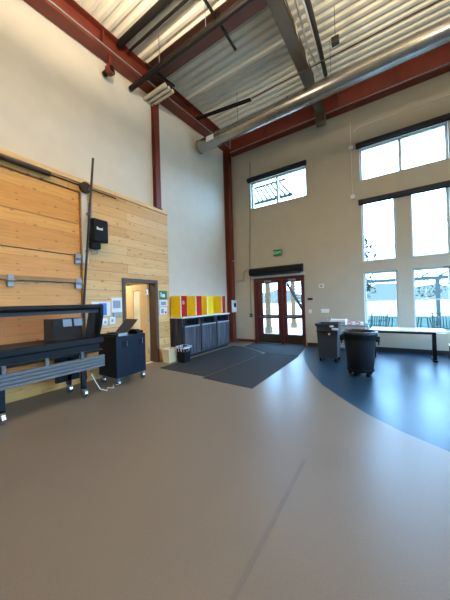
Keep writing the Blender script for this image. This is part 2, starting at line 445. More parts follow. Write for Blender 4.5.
def plate(name, cx, cz, w, h, m, label, cat, d=.012, wall='back', extra=None, holes=0):
    if wall == 'back': o = B((cx-w/2, -d, cz-h/2), (cx+w/2, 0, cz+h/2))
    else: o = B((.1 if wall == 'wood' else 0, cx-w/2, cz-h/2), ((.1 if wall == 'wood' else 0)+d, cx+w/2, cz+h/2))
    o = o.build(name, m, bevel=.002); tag(o, label, cat)
    return o
def switch_detail(o, cx, cz, n, w, m='paper'):
    for i in range(n):
        xx = cx+(i-(n-1)/2)*w
        B((xx-.008, -.02, cz-.018), (xx+.008, -.011, cz+.018)).build('rocker', m, o)
o = plate('light_switch', 3.26, 1.06, .22, .11, 'white', 'white multi-gang light switch plate above the grey square bin', 'light switch'); switch_detail(o, 3.26, 1.06, 4, .045)
o = plate('wall_outlet', .48, .36, .08, .12, 'greyprint', 'low wall outlet between the corner column and entrance doors', 'outlet'); switch_detail(o, .48, .36, 1, .04)
o = plate('alarm_sensor', 2.84, 1.42, .15, .07, 'kick', 'small dark brown plate beside the right door jamb at head height', 'wall plate'); B((2.80, -.018, 1.40), (2.88, -.011, 1.44)).build('label', 'darkplastic', o)
o = plate('card_reader', 2.83, 1.05, .09, .12, 'counter', 'small pale beige reader on the wall just right of the doors', 'wall plate'); B((2.81, -.018, 1.03), (2.85, -.011, 1.07)).build('button', 'white', o)
o = plate('thermostat', 3.18, 1.80, .14, .12, 'counter', 'beige thermostat box high on the wall right of the entrance doors', 'thermostat', .03); B((3.14, -.036, 1.77), (3.22, -.029, 1.83)).build('display', 'greyprint', o)
o = plate('junction_box', .83, .92, .09, .12, 'kick', 'small dark junction box at the foot of the thin conduit left of the doors', 'junction box', .04); B((.805, -.046, .90), (.855, -.039, .94)).build('cover', 'galv', o)
tag(MB().path([(.96, -.012, 6.2), (.90, -.012, 4.4), (.84, -.012, 2.7), (.83, -.012, .98)], .009).build('wall_conduit', 'shaded_cream_steel'), 'thin vertical conduit from the ceiling beam down beside the entrance doors', 'conduit')
cdt = empty('window_conduit', (4.08, -.02, 4.15), 'pale conduit with two small white boxes left of the tall windows', 'conduit')
MB().path([(4.08, -.015, 6.3), (4.08, -.015, 4.25)], .01).build('pipe', 'counter', cdt)
B((4.04, -.05, 4.16), (4.14, 0, 4.26)).build('lower_box', 'white', cdt); B((4.03, -.05, 5.52), (4.13, 0, 5.62)).build('upper_box', 'white', cdt)
tag(MB().path([(4.15, -.012, 6.0), (4.3, -.012, 6.08), (8.6, -.012, 6.08)], .009).build('wall_conduit', 'counter'), 'thin pale conduit running level above the uppermost right window', 'conduit')

# ------------------------------------------------------------------ steel
def ibeam_y(name, x, y0, y1, zb, h, w, m, label, cat, t=.02, parent=None):
    """I beam along Y with sloped bottom at zb(y)"""
    mb = MB()
    def strip(xa, xb, za, zb_):
        mb.prism([(xa, y0, zb(y0)+za), (xb, y0, zb(y0)+za), (xb, y0, zb(y0)+zb_), (xa, y0, zb(y0)+zb_)], (0, y1-y0, zb(y1)-zb(y0)))
    strip(x-w/2, x+w/2, 0, t); strip(x-w/2, x+w/2, h-t, h); strip(x-t/2, x+t/2, t, h-t)
    o = mb.build(name, m, parent)
    if label: tag(o, label, cat)
    return o
rb = empty('steel_rafter', (.155, -6, 6.4), 'red steel rafter running along the top of the left wall', 'steel beam')
ibeam_y('beam', .155, RY+.02, -.02, lambda y: 6.81+.072*y, .44, .26, 'red', None, None, parent=rb)
for yy in (-10, -8, -6, -4.9, -2.2):
    B((.03, yy-.01, 6.84+.072*yy), (.27, yy+.01, 7.2+.072*yy)).build('stiffener', 'red', rb)
tag(MB().tube((.30, -11.8, 6.86-.072*11.8), (.30, -.3, 6.86-.072*.3), .013).build('beam_conduit', 'galv'), 'thin bright conduit along the lower flange of the left red rafter', 'conduit')
bb_ = empty('steel_beam', (4.5, -.1, 6.62), 'deep dark red steel beam along the top of the window wall', 'steel beam')
MB().box((.27, -.2, 6.62), (RX-.01, -.0, 6.645)).box((.27, -.2, 7.2), (RX-.01, 0, 7.225)).box((.27, -.11, 6.645), (RX-.01, -.085, 7.2)).build('beam', 'red', bb_)
for xx in (1.6, 3.1, 3.8, 5.2, 7): B((xx-.01, -.19, 6.645), (xx+.01, -.11, 7.2)).build('stiffener', 'red', bb_)
tag(MB().tube((.3, -.225, 6.66), (RX-.1, -.225, 6.66), .012).build('beam_conduit', 'galv'), 'thin bright pipe along the lower edge of the back red beam', 'conduit')
def column(x, y, z1, label, w=.16, d=.22, z0=0.0):
    c = empty('steel_column', (x, y, z0), label, 'steel column')
    MB().box((x-d/2, y-w/2, z0), (x-d/2+.02, y+w/2, z1)).box((x+d/2-.02, y-w/2, z0), (x+d/2, y+w/2, z1)).box((x-d/2+.02, y-.015, z0), (x+d/2-.02, y+.015, z1)).build('shaft', 'red', c)
    B((x-d/2, y-w/2-.02, z0), (x+d/2+.02, y+w/2+.02, z0+.02)).build('base_plate', 'red', c)
    return c
column(.115, -.13, 6.79, 'red steel column in the corner between left wall and entrance doors', .2, .22)
column(.06, -3.43, 6.55, 'red steel column on the left wall rising behind the wood cladding', .16, .11, 3.77)
o = MB().ball((.25, -.16, 2.85), .045, 2, (1, 1, 1)).box((.22, -.2, 2.82), (.24, -.12, 2.9)).build('corner_sensor', 'chrome', smooth=False); tag(o, 'small shiny sensor on the corner column well above the cabinets', 'sensor')

# truss rafter with tubes
tr = empty('steel_rafter', (3.36, -6, 6.45), 'cream truss rafter with backlit shade in its colour, crossing the ceiling towards the window wall', 'steel beam')
zb = lambda y: 6.70+.072*y
ibeam_y('bottom_chord', 3.37, RY+.02, -.21, zb, .10, .22, 'shaded_cream_steel', None, None, parent=tr)
mb = MB()
mb.prism([(3.355, RY+.02, zb(RY)+.1), (3.385, RY+.02, zb(RY)+.1), (3.385, RY+.02, zb(RY)+.575), (3.355, RY+.02, zb(RY)+.575)], (0, -.21-RY-.02, zb(-.21)-zb(RY+.02)))
mb.build('web', 'shaded_cream_steel', tr)
for k in range(7):
    yy = -.8-k*.8
    MB().tube((3.42, yy, zb(yy)+.12), (3.42, yy-.4, zb(yy-.4)+.5), .018).build('brace', 'deck', tr)
B((3.25, -.45, 6.35), (3.5, -.21, 6.68)).build('end_bracket', 'shaded_cream_steel', tr, .01)
tag(MB().path([(3.78, -5, 6.45), (3.80, -3.2, 6.62), (3.77, -2.2, 6.70), (3.72, -1.35, 6.8)], .045, 10).build('flexible_hose', 'kick'), 'dark thick hose hanging beside the truss rafter', 'hose')
o = MB().path([(3.56, -5, 6.60), (3.60, -3.4, 6.74), (3.55, -2.4, 6.77), (3.60, -1.4, 6.84)], .02, 8).build('electrical_conduit', 'deck'); tag(o, 'cream conduit on the right side of the truss rafter, left of the dark hose', 'conduit')
o = MB().path([(3.66, -5, 6.62), (3.68, -3.0, 6.86), (3.66, -1.5, 6.96)], .014, 8).build('electrical_conduit', 'white'); tag(o, 'white conduit strung between the cream conduit and the dark hose under the deck', 'conduit')

# cross girder and pipes along X
gd = MB()
gd.box((.27, -3.86, 6.60), (3.25, -3.64, 6.63)).box((.27, -3.86, 6.93), (3.25, -3.64, 6.96)).box((.27, -3.765, 6.63), (3.25, -3.735, 6.93))
tag(gd.build('steel_girder', 'darkred'), 'dark brown steel girder crossing from the left rafter to the truss rafter', 'steel beam')
pp = empty('sprinkler_pipe', (1.2, -4.12, 6.3), 'black sprinkler pipe with an open end hung below the dark girder', 'pipe')
MB().tube((.06, -4.14, 6.3), (3.24, -4.14, 6.3), .055, 12).build('pipe', 'blackpipe', pp)
MB().tube((2.2, -4.14, 6.34), (2.2, -4.14, zdeck(-4.14)), .008).build('hanger_rod', 'galv', pp)
MB().tube((1.0, -4.14, 6.34), (1.0, -4.14, zdeck(-4.14)), .008).build('hanger_rod', 'galv', pp)
tag(MB().tube((.27, -4.55, 6.85), (3.24, -4.55, 6.85), .065, 12).build('main_pipe', 'blackpipe'), 'thick black pipe near the left rafter, uppermost left pipe in the photo', 'pipe')
tag(MB().tube((.30, -4.34, 6.86), (3.24, -4.34, 6.86), .028, 10).build('branch_pipe', 'blackpipe'), 'thin black pipe just right of the thick black pipe', 'pipe')
tag(MB().tube((2.42, -4.9, 6.42), (2.42, -3.45, 6.42), .028, 8).build('cross_brace', 'blackpipe'), 'black rod hanging crosswise under the sprinkler pipe, mid-span', 'rod')
tag(MB().tube((.70, -4.25, 6.45), (.80, -3.5, 6.45), .025, 8).build('cross_brace', 'blackpipe'), 'short black rod crossing the sprinkler pipe near the left rafter', 'rod')
st = empty('pipe_stub', (.15, -4.72, 6.2), 'short black pipe stub held in a red clamp under the left rafter', 'pipe')
MB().tube((.04, -4.76, 6.18), (.28, -4.74, 6.2), .055, 12).build('pipe', 'blackpipe', st)
MB().tube((.18, -4.76, 6.17), (.27, -4.74, 6.17), .09, 12).box((.2, -4.78, 6.2), (.25, -4.72, 6.47)).build('clamp', 'red', st)
for k in range(3):
    o = MB().tube((.02, -3.72+k*.12, 6.36+k*.01), (.74, -3.72+k*.12, 6.36+k*.01), .045, 12).build('cream_pipe', 'plaster')
    tag(o, 'cream pipe under the left rafter, %s' % ['nearest the camera of three', 'middle one of three', 'nearest the windows of three'][k], 'pipe', 'cream pipes under the rafter')
tag(MB().tube((2.1, -2.1, 6.50), (8.8, -2.1, 6.52), .012, 8).build('slim_pipe', 'darkred'), 'thin dark pipe hanging under the deck parallel to the big duct', 'pipe')
tag(MB().prism([(.3, -2.1, 6.75), (.3, -2.0, 6.75), (.3, -2.0, 6.79), (.3, -2.1, 6.79)], (1.6, .3, .02)).build('cable_tray', 'blackpipe'), 'black angled bar between the left rafter and the big duct', 'brace')
hs = empty('hanging_sensor', (4.11, -2.5, 6.4), 'small grey box hanging on a thin cord from the deck', 'sensor')
MB().tube((4.11, -2.5, 6.46), (4.11, -2.5, zdeck(-2.5)), .006, 6).build('cord', 'shaded_cream_steel', hs)
B((4.04, -2.55, 6.35), (4.18, -2.45, 6.48)).build('sensor_box', 'kick', hs, .01)

# duct
dc = empty('round_duct', (4.5, -1.78, 6.0), 'big round galvanised duct crossing in front of the window wall', 'duct')
zc = lambda x: 6.115+.012*(x-.15)
dr = .18
mb = MB()
seg = 28
rings = []
for x_, rr in ((.15, dr), (.16, dr+.012), (.2, dr+.012), (.2, dr), (.9, dr), (.9, dr+.008), (.94, dr+.008), (.94, dr), (2.9, dr), (2.9, dr+.01), (2.96, dr+.01), (2.96, dr), (5.4, dr), (5.4, dr+.01), (5.46, dr+.01), (5.46, dr), (8.9, dr)):
    rings.append([mb.bm.verts.new((x_, -1.78+rr*math.cos(2*math.pi*i/seg), zc(x_)+rr*math.sin(2*math.pi*i/seg))) for i in range(seg)])
for a, b in zip(rings, rings[1:]):
    for i in range(seg): mb.bm.faces.new((a[i], a[(i+1) % seg], b[(i+1) % seg], b[i]))
mb.bm.faces.new(rings[0])
dd = mb.build('duct_run', 'duct', dc)
for p in dd.data.polygons: p.use_smooth = len(p.vertices) == 4
md = dd.modifiers.new('es', 'EDGE_SPLIT'); md.split_angle = math.radians(35)
MB().box((.55, -1.972, 6.05), (.8, -1.945, 6.18)).build('access_plate', 'white', dc)
for xx in (1.5, 3.9, 6.6):
    MB().tube((xx, -1.78, zc(xx)+dr), (xx, -1.78, zdeck(-1.78)+.03), .008, 6).build('hanger', 'galv', dc)

# ------------------------------------------------------------------ overhead door on left wall
od = empty('door_2', (.05, -7.4, 0), kind='structure')
for k, (a, b) in enumerate(((.0, .49), (.49, .98), (.98, 1.40), (1.40, 1.815), (1.835, 2.32), (2.335, 2.92), (2.922, 3.50))):
    B((.02, -9.58, a+.003), (.075, -5.36, b)).build('door_section', 'wooddoor', od)
B((.075, -9.58, 1.83), (.12, -5.36, 1.90)).build('wood_strut', 'greystrut', od, .004)
def hinge(y, z, w=.07):
    h = MB().box((.075, y-w/2, z-.09), (.125, y+w/2, z-.02)).box((.075, y-w/2, z+.02), (.135, y+w/2, z+.085)).tube((.13, y-w/2-.01, z), (.13, y+w/2+.01, z), .017, 8)
    return h.build('hinge', 'galv', od)
hinge(-6.40, 1.82); hinge(-5.42, 1.82, .1); hinge(-5.42, 2.27, .1); hinge(-7.4, 1.82); hinge(-8.5, 1.82)
MB().tube((.16, -9.6, 3.60), (.16, -5.86, 3.62), .045, 12).build('torsion_spring', 'kick', od)
MB().tube((.16, -9.6, 3.61), (.16, -4.65, 3.61), .014, 8).build('torsion_rod', 'blackpipe', od)
MB().tube((.13, -5.28, 3.60), (.2, -5.28, 3.60), .10, 16).build('cable_drum', 'kick', od)
B((.1, -5.34, 2.2), (.14, -5.24, 3.5)).build('jamb_angle', 'counter', od)
MB().tube((.12, -5.33, .05), (.12, -5.33, 1.5), .02, 8).tube((.12, -5.33, 1.5), (.34, -5.22, 4.12), .02, 8).build('lift_track', 'kick', od)
for z_ in (2.4, 3.1, 3.55):
    t_ = (z_-1.5)/2.58
    MB().box((.1, -5.33+.1*t_, z_), (.14+.2*t_, -5.30+.1*t_, z_+.04)).build('track_bracket', 'galv', od)
OPN = len(bpy.data.objects)
op = empty('door_opener', (.2, -4.98, 2.55), 'black wall-mounted motor opener beside the overhead door track', 'door opener')
MB().prism([(.11, -5.1, 2.72), (.11, -4.86, 2.72), (.3, -4.80, 2.70), (.3, -5.1, 2.70)], (0, 0, .44)).build('housing', 'black', op, .025)
B((.11, -5.1, 2.58), (.24, -4.92, 2.72)).build('lower_motor', 'blackpipe', op, .02)
MB().prism([(.3005, -5.04, 2.93), (.3005, -4.92, 2.93), (.3005, -4.92, 2.98), (.3005, -4.98, 2.96), (.3005, -5.04, 2.99)], (.003, 0, 0)).build('label', 'white', op)
MB().path([(.2, -5.0, 2.58), (.18, -4.96, 2.5), (.16, -5.05, 2.48), (.13, -5.1, 2.6)], .008).build('cable', 'galv', op)
MB().box((.12, -5.09, 3.1), (.16, -5.04, 3.45)).build('mounting_arm', 'galv', op)
op.location.y -= .12; op.location.z -= .1

# ------------------------------------------------------------------ interior door
d3 = empty('door_3', (.1, -4.03, 0), kind='structure')
mb = MB()
mb.box((-.12, -4.52, 0), (.12, -4.45, 1.98)).box((-.12, -3.62, 0), (.12, -3.54, 1.98)).box((-.12, -4.45, 1.90), (.12, -3.62, 1.98))
mb.build('door_frame', 'darkwood', d3, .004)
ya, yb = -3.66, -3.62
lfm = MB()
lfm.box((-.96, ya, .01), (-.86, yb, 1.9)).box((-.26, ya, .01), (-.13, yb, 1.9)).box((-.86, ya, .01), (-.26, yb, .72)).box((-.86, ya, 1.76), (-.26, yb, 1.9)).box((-.42, ya, .72), (-.26, yb, 1.76)).box((-.86, ya, .72), (-.68, yb, 1.76))
lf = lfm.build('door_leaf', 'leaf', d3)
B((-.68, ya+.015, .72), (-.42, ya+.022, 1.76)).build('glass_pane', 'frosted', lf)
MB().box((-.93, ya-.008, .86), (-.88, ya, 1.02)).tube((-.905, ya-.05, .95), (-.905, ya, .95), .01).tube((-.905, ya-.05, .95), (-.79, ya-.05, .95), .01).build('lever_handle', 'chrome', lf)
for z_ in (.25, 1.0, 1.7): MB().tube((-.125, -3.665, z_-.06), (-.125, -3.665, z_+.06), .012).build('hinge', 'chrome', d3)
# lit room behind
mb = MB()
for a, b, c, d in wall_rects(-5.6, -2.4, 0, 2.5, []): mb.box((-2.6, a, c), (-2.5, b, d))
mb.box((-2.5, -5.7, 0), (-.13, -5.6, 2.5)).box((-2.5, -2.4, 0), (-.13, -2.3, 2.5))
tag(mb.build('wall_office', 'plaster_left'), kind='structure')
tag(B((-2.6, -5.7, 2.5), (-.13, -2.3, 2.6)).build('ceiling_office', 'plaster_left'), kind='structure')
tag(B((-2.6, -5.7, -.1), (-.0, -2.3, -.001)).build('floor_office', 'concrete'), kind='structure')
cl = empty('ceiling_lamp', (-1.2, -4.3, 2.44), 'round warm lamp on the ceiling of the room behind the wooden door', 'lamp')
MB().tube((-1.2, -4.3, 2.47), (-1.2, -4.3, 2.50), .16, 20).build('lamp_base', 'white', cl)
MB().tube((-1.2, -4.3, 2.44), (-1.2, -4.3, 2.47), .14, 20).build('diffuser', 'lamp', cl)
def area(name, loc, size, power, color, rot=(0, 0, 0), parent=None, shape='DISK', spread=math.pi):
    l = bpy.data.lights.new(name, 'AREA'); l.energy = power; l.color = color; l.shape = shape; l.size = size; l.spread = spread
    if shape == 'RECTANGLE': l.size, l.size_y = size if isinstance(size, tuple) else (size, size)
    o = bpy.data.objects.new(name, l); COL.objects.link(o); o.rotation_euler = rot
    if parent: o.parent = parent; o.location = Vector(loc)-wloc(parent)
    else: o.location = loc
    return o
area('bulb', (-1.2, -4.3, 2.43), .28, 40, (1, .88, .68), parent=cl)

# ------------------------------------------------------------------ wall papers and switches on the cladding
def sheet(y0, y1, z0, z1, m, name, label, cat, parts=()):
    o = B((.1, y0, z0), (.106, y1, z1)).build(name, m); tag(o, label, cat)
    for nm, a, b, c, d, mm in parts: B((.1055, a, c), (.1085, b, d)).build(nm, mm, o)
    return o
sheet(-5.18, -4.80, 1.2, 1.48, 'paper', 'wall_poster', 'landscape poster with a blue print, left of the dispenser sheet', 'poster', (('blue_print', -5.04, -4.88, 1.21, 1.45, 'blueprint'), ('text_block', -5.16, -5.06, 1.24, 1.4, 'greyprint')))
sheet(-4.77, -4.53, 1.26, 1.56, 'paper', 'notice_sheet', 'white notice sheet between the blue poster and the wooden door frame', 'notice', (('text_block', -4.74, -4.57, 1.34, 1.50, 'greyprint'),))
o = B((.1, -4.75, 1.17), (.14, -4.58, 1.25)).build('door_chime', 'galv', bevel=.006); tag(o, 'small grey box mounted right under the white notice sheet', 'wall box')
o = B((.1, -4.98, 1.0), (.118, -4.87, 1.15)).build('light_switch', 'white', bevel=.003); tag(o, 'white double light switch left of the wooden door, the left one', 'light switch')
B((.118, -4.94, 1.05), (.124, -4.91, 1.1)).build('rocker', 'greyprint', o)
o = B((.1, -4.83, 1.02), (.118, -4.70, 1.17)).build('light_switch', 'white', bevel=.003); tag(o, 'white light switch nearer the wooden door, the right one', 'light switch')
B((.118, -4.79, 1.07), (.124, -4.75, 1.12)).build('rocker', 'greyprint', o)
o = sheet(-3.49, -3.23, 1.51, 1.73, 'green', 'safety_sign', 'green safety sign with white symbol right of the wooden door', 'sign', (('symbol', -3.40, -3.31, 1.57, 1.65, 'paper'), ('symbol', -3.45, -3.42, 1.58, 1.69, 'paper')))
sheet(-3.49, -3.24, 1.34, 1.50, 'paper', 'notice_sheet', 'white paper notice directly below the green safety sign', 'notice', (('text_block', -3.45, -3.28, 1.37, 1.46, 'greyprint'),))
sheet(-3.49, -3.24, 1.14, 1.32, 'paper', 'notice_sheet', 'lowest white notice of the column right of the wooden door', 'notice', (('text_block', -3.45, -3.36, 1.17, 1.28, 'greyprint'), ('red_mark', -3.33, -3.27, 1.17, 1.21, 'redboard')))
dv = empty('wall_phone', (.27, -.2, 1.03), 'white wall device with black round dial beside the corner column', 'wall device')
B((.227, -.30, 1.04), (.27, .0-.02, 1.46)).build('housing', 'white', dv, .006)
MB().tube((.27, -.15, 1.28), (.285, -.15, 1.28), .075, 16).build('dial', 'black', dv)

# ------------------------------------------------------------------ cabinets with coloured toppers
def cabinet(y0, y1, label):
    c = empty('recycling_cabinet', (.25, (y0+y1)/2, 0), label, 'cabinet', 'grey recycling cabinets')
    x0, x1, h = .04, .48, 1.02
    mb = MB()
    mb.box((x0, y0, .06), (x1, y0+.03, h)).box((x0, y1-.03, .06), (x1, y1, h)).box((x0, y0+.03, .06), (x0+.02, y1-.03, h))
    mb.box((x0+.02, y0+.03, .06), (x1, y1-.03, .09)).box((x0+.02, y0+.03, .80), (x1-.03, y1-.03, .82)).box((x0+.02, y0+.03, h-.03), (x1, y1-.03, h))
    mb.build('body', 'barn', c)
    B((x0+.02, y0+.02, 0), (x1-.05, y1-.02, .06)).build('plinth', 'black', c)
    d = MB().box((x1, y0+.04, .1), (x1+.025, y1-.02, .82)).build('door', 'barn', c, .003)
    B((x1+.025, y0+.06, .79), (x1+.045, y1-.04, .82)).build('handle', 'greyprint', d)
    for yy in (y0+.28, y0+.5): B((x1+.0245, yy-.003, .1), (x1+.0265, yy+.003, .79)).build('groove', 'black', d)
    return c
cabinet(-3.10, -2.42, 'grey barnwood recycling cabinet, nearest to the black bin')
cabinet(-2.41, -1.66, 'grey barnwood recycling cabinet, middle of the three')
cabinet(-1.65, -.93, 'grey barnwood recycling cabinet, nearest to the corner column')
tag(B((.02, -3.13, 1.021), (.53, -.9, 1.055)).build('counter_top', 'counter', bevel=.005), 'pale counter top lying over all three grey cabinets', 'counter top')
def topper(y0, y1, front, label, mark=None):
    c = empty('display_box', (.24, (y0+y1)/2, 1.056), label, 'display box', 'yellow and red boxes on the counter')
    B((.06, y0, 1.056), (.40, y0+.02, 1.60)).build('side_panel', 'yellow', c)
    B((.06, y1-.02, 1.056), (.40, y1, 1.60)).build('side_panel', 'yellow', c)
    B((.06, y0+.02, 1.056), (.08, y1-.02, 1.60)).build('back_panel', front, c)
    fp = B((.38, y0+.02, 1.056), (.402, y1-.02, 1.595)).build('front_panel', front, c)
    B((.08, y0+.02, 1.57), (.38, y1-.02, 1.585)).build('lid', front, c)
    B((.395, y0-.004, 1.06), (.41, y0+.012, 1.6)).build('edge_strip', 'edge', c)
    if mark: MB().tube((.402, (y0+y1)/2-.03, 1.42), (.405, (y0+y1)/2-.03, 1.42), .05, 16).build('sticker', 'pink', fp)
topper(-3.06, -2.80, 'redboard', 'yellow sided box with red front and round sticker, nearest the wooden door', True)
topper(-2.46, -2.18, 'redboard', 'yellow sided box with plain red front, second from the wooden door')
topper(-1.95, -1.64, 'yellow', 'all yellow box on the counter, third from the wooden door')
topper(-1.18, -.96, 'redboard', 'yellow sided box with narrow red front, nearest the corner column')

# ------------------------------------------------------------------ small bins
def square_bin(name, c, w, d, h, m, label, liner, rim=.02):
    x, y = c; o = empty(name, (x, y, 0), label, 'bin')
    mb = MB(); bm = mb.bm
    def ring(s, z): return [bm.verts.new((x+a*w/2*s, y+b*d/2*s, z)) for a, b in ((-1, -1), (1, -1), (1, 1), (-1, 1))]
    R = [ring(.8, .0), ring(1, h), ring(1.06, h), ring(1.06, h+rim), ring(.94, h+rim), ring(.76, .02)]
    bm.faces.new(R[0][::-1]); bm.faces.new(R[-1])
    for a, b in zip(R, R[1:]):
        for i in range(4): bm.faces.new((a[i], a[(i+1) % 4], b[(i+1) % 4], b[i]))
    mb.build('body', m, o, .006)
    if liner:
        mb = MB(); bm = mb.bm
        n = 32; rr = []
        for k, (s, z) in enumerate(((1.07, h-.025), (1.08, h+.0), (1.07, h+.024), (.98, h+.026), (.92, h-.1))):
            rg = []
            for i in range(n):
                a = 2*math.pi*i/n; cx_, sy_ = math.cos(a), math.sin(a); q = max(abs(cx_), abs(sy_))
                j = random.uniform(-.012, .012)
                rg.append(bm.verts.new((x+cx_/q*w/2*s+j, y+sy_/q*d/2*s+j, z+random.uniform(-.005, .005))))
            rr.append(rg)
        for a, b in zip(rr, rr[1:]):
            for i in range(n): bm.faces.new((a[i], a[(i+1) % n], b[(i+1) % n], b[i]))
        mb.build('bin_liner', liner, o)
    return o
square_bin('waste_bin', (.36, -3.45), .25, .30, .30, 'box', 'small beige bin on the floor between wooden door and black bin', None, .03)
square_bin('waste_bin', (.68, -3.30), .26, .24, .36, 'black', 'small black waste bin with clear liner in front of the grey cabinets', 'liner')

# ------------------------------------------------------------------ big bins
sb = empty('slim_bin', (3.62, -1.72, 0), 'grey square bin on casters, left of the round bin', 'bin')
x, y, w, d = 3.66, -1.68, .45, .42
mb = MB(); bm = mb.bm
def ring4(s, z): return [bm.verts.new((x+a*w/2*s, y+b*d/2*s, z)) for a, b in ((-1, -1), (1, -1), (1, 1), (-1, 1))]
R = [ring4(.88, .09), ring4(1, .80), ring4(1.1, .80), ring4(1.12, .86), ring4(.96, .86), ring4(.84, .12)]
bm.faces.new(R[0][::-1]); bm.faces.new(R[-1])
for a, b in zip(R, R[1:]):
    for i in range(4): bm.faces.new((a[i], a[(i+1) % 4], b[(i+1) % 4], b[i]))
mb.build('body', 'plastic', sb, .02)
MB().box((x-w/2*1.0, y-d/2-.04, .68), (x+w/2, y-d/2-.01, .70)).box((x+.02, y-d/2-.035, .60), (x+.06, y-d/2-.0, .66)).build('handle_rib', 'darkplastic', sb)
MB().tube((x+.05, y-d/2-.04, .63), (x+.05, y-d/2-.01, .63), .022, 12).build('badge', 'counter', sb)
MB().ball((x+w/2-.05, y-d/2-.03, .74), .06, 2, (1.3, .5, .5)).ball((x+w/2-.12, y-d/2-.03, .80), .04, 2, (1.2, .5, .6)).build('bin_liner', 'liner', sb)
def caster(cx, cy, r, parent, m='black', name='caster', plate=True, w=.03):
    c = MB().tube((cx, cy-w/2, r), (cx, cy+w/2, r), r, 16).build(name, m, parent)
    MB().box((cx-.012, cy-w/2-.008, r), (cx+.012, cy-w/2-.003, r*2+.015)).box((cx-.012, cy+w/2+.003, r), (cx+.012, cy+w/2+.008, r*2+.015)).box((cx-.02, cy-w/2-.008, r*2+.005), (cx+.02, cy+w/2+.008, r*2+.02)).build('fork', 'chrome' if m != 'black' else 'black', c)
    return c
for sx in (-1, 1):
    for sy in (-1, 1): caster(x+sx*.16, y+sy*.15, .034, sb)
rbn = empty('round_bin', (4.36, -2.6, 0), 'big round dark grey bin on a wheeled dolly, in front of the white table', 'bin')
c = (4.36, -2.6, 0)
MB().lathe([(.205, .13), (.215, .135), (.255, .62), (.262, .64), (.268, .72), (.275, .76), (.288, .765), (.288, .79), (.262, .79), (.255, .7), (.2, .16)], c, 36).build('body', 'darkplastic', rbn, smooth=True)
for s in (-1, 1):
    MB().box((4.36+s*.26, -2.66, .62), (4.36+s*.325, -2.54, .72)).box((4.36+s*.29, -2.64, .56), (4.36+s*.315, -2.56, .63)).build('handle', 'darkplastic', rbn, .01)
MB().lathe([(.17, .085), (.22, .085), (.225, .10), (.225, .128), (.17, .128)], c, 32).build('dolly', 'black', rbn)
for k in range(5):
    a = 2*math.pi*k/5+.5; caster(4.36+.17*math.cos(a), -2.6+.17*math.sin(a), .034, rbn)
mb = MB(); bm = mb.bm; rr = []
for rad, z in ((.278, .66), (.296, .74), (.296, .795), (.27, .805), (.24, .70)):
    rr.append([bm.verts.new((4.36+(rad+random.uniform(-.003, .008))*math.cos(2*math.pi*i/40), -2.6+(rad+random.uniform(-.003, .008))*math.sin(2*math.pi*i/40), z+(random.uniform(-.015, .015) if z < .7 else random.uniform(-.004, .004)))) for i in range(40)])
for a, b in zip(rr, rr[1:]):
    for i in range(40): bm.faces.new((a[i], a[(i+1) % 40], b[(i+1) % 40], b[i]))
mb.build('bin_liner', 'blackliner', rbn, smooth=True)

# utility cart behind the bins
ut = empty('utility_cart', (4.0, -1.0, 0), 'metal utility cart standing behind the two big grey bins', 'cart')
x0, x1, y0, y1 = 3.56, 4.42, -1.26, -.8
for z_ in (.20, .48, .74):
    MB().box((x0, y0, z_), (x1, y1, z_+.012)).box((x0, y0, z_), (x1, y0+.012, z_+.04)).box((x0, y1-.012, z_), (x1, y1, z_+.04)).build('shelf', 'galv', ut)
for xx in (x0+.01, x1-.01):
    for yy in (y0+.01, y1-.01):
        MB().tube((xx, yy, .1), (xx, yy, .80 if xx > 4 else .9), .011).build('post', 'chrome', ut); caster(xx, yy, .04, ut)
MB().path([(x0+.01, y0+.01, .9), (x0-.0, y0+.01, .92), (x0-.0, y1-.01, .92), (x0+.01, y1-.01, .9)], .011).build('push_handle', 'chrome', ut)
def on_cart(name, xx, yy, w, d, h, m, label, cat, cap=None):
    o = B((xx-w/2, yy-d/2, .7525), (xx+w/2, yy+d/2, .7525+h)).build(name, m, bevel=.004); tag(o, label, cat)
    B((xx-w/2+.01, yy-d/2-.002, .78), (xx+w/2-.01, yy-d/2, .75+h*.7)).build('label', cap or 'paper', o)
tray = on_cart('plastic_tub', 3.78, -1.02, .34, .30, .14, 'white', 'white plastic tub at the handle end of the metal cart', 'tub', 'greyprint')
for k, (xx, m_, lab) in enumerate(((4.02, 'pink', 'pink packet on the cart beside the white tub'), (4.11, 'white', 'white packet between the two pink ones on the cart'), (4.19, 'pink', 'pink packet on the cart right of the white packet'), (4.28, 'white', 'white packet at the far right end of the cart'))):
    on_cart('snack_packet', xx, -1.02, .06, .12,     .10-.02*(k % 2), m_, lab, 'packet')

# ------------------------------------------------------------------ folding table
tb = empty('folding_table', (5.1, -.65, 0), 'long white table with black legs against the window wall', 'table')
MB().prism([(4.45, -.98, .63), (5.78, -.98, .63), (5.84, -.90, .63), (5.84, -.42, .63), (5.78, -.36, .63), (4.45, -.36, .63)], (0, 0, .03)).build('tabletop', 'tabletop', tb, .004)
for xx in (4.51, 5.63):
    B((xx-.035, -.86, .03), (xx+.035, -.78, .629)).build('leg', 'black', tb)
    B((xx-.04, -.95, 0), (xx+.04, -.45, .03)).build('foot', 'black', tb)
B((4.51, -.84, .57), (5.63, -.80, .629)).build('stretcher', 'black', tb)
st = empty('low_stool', (6.0, -.95, 0), 'low black stool with a white seat edge at the right edge of the photo', 'stool')
MB().box((5.86, -1.15, .36), (6.22, -.8, .385)).build('seat', 'tabletop', st, .005)
B((5.87, -1.14, .05), (6.21, -.81, .359)).build('body', 'case', st, .01)
for xx in (5.9, 6.18):
    for yy in (-1.11, -.84): B((xx-.02, yy-.02, 0), (xx+.02, yy+.02, .05)).build('leg', 'black', st)

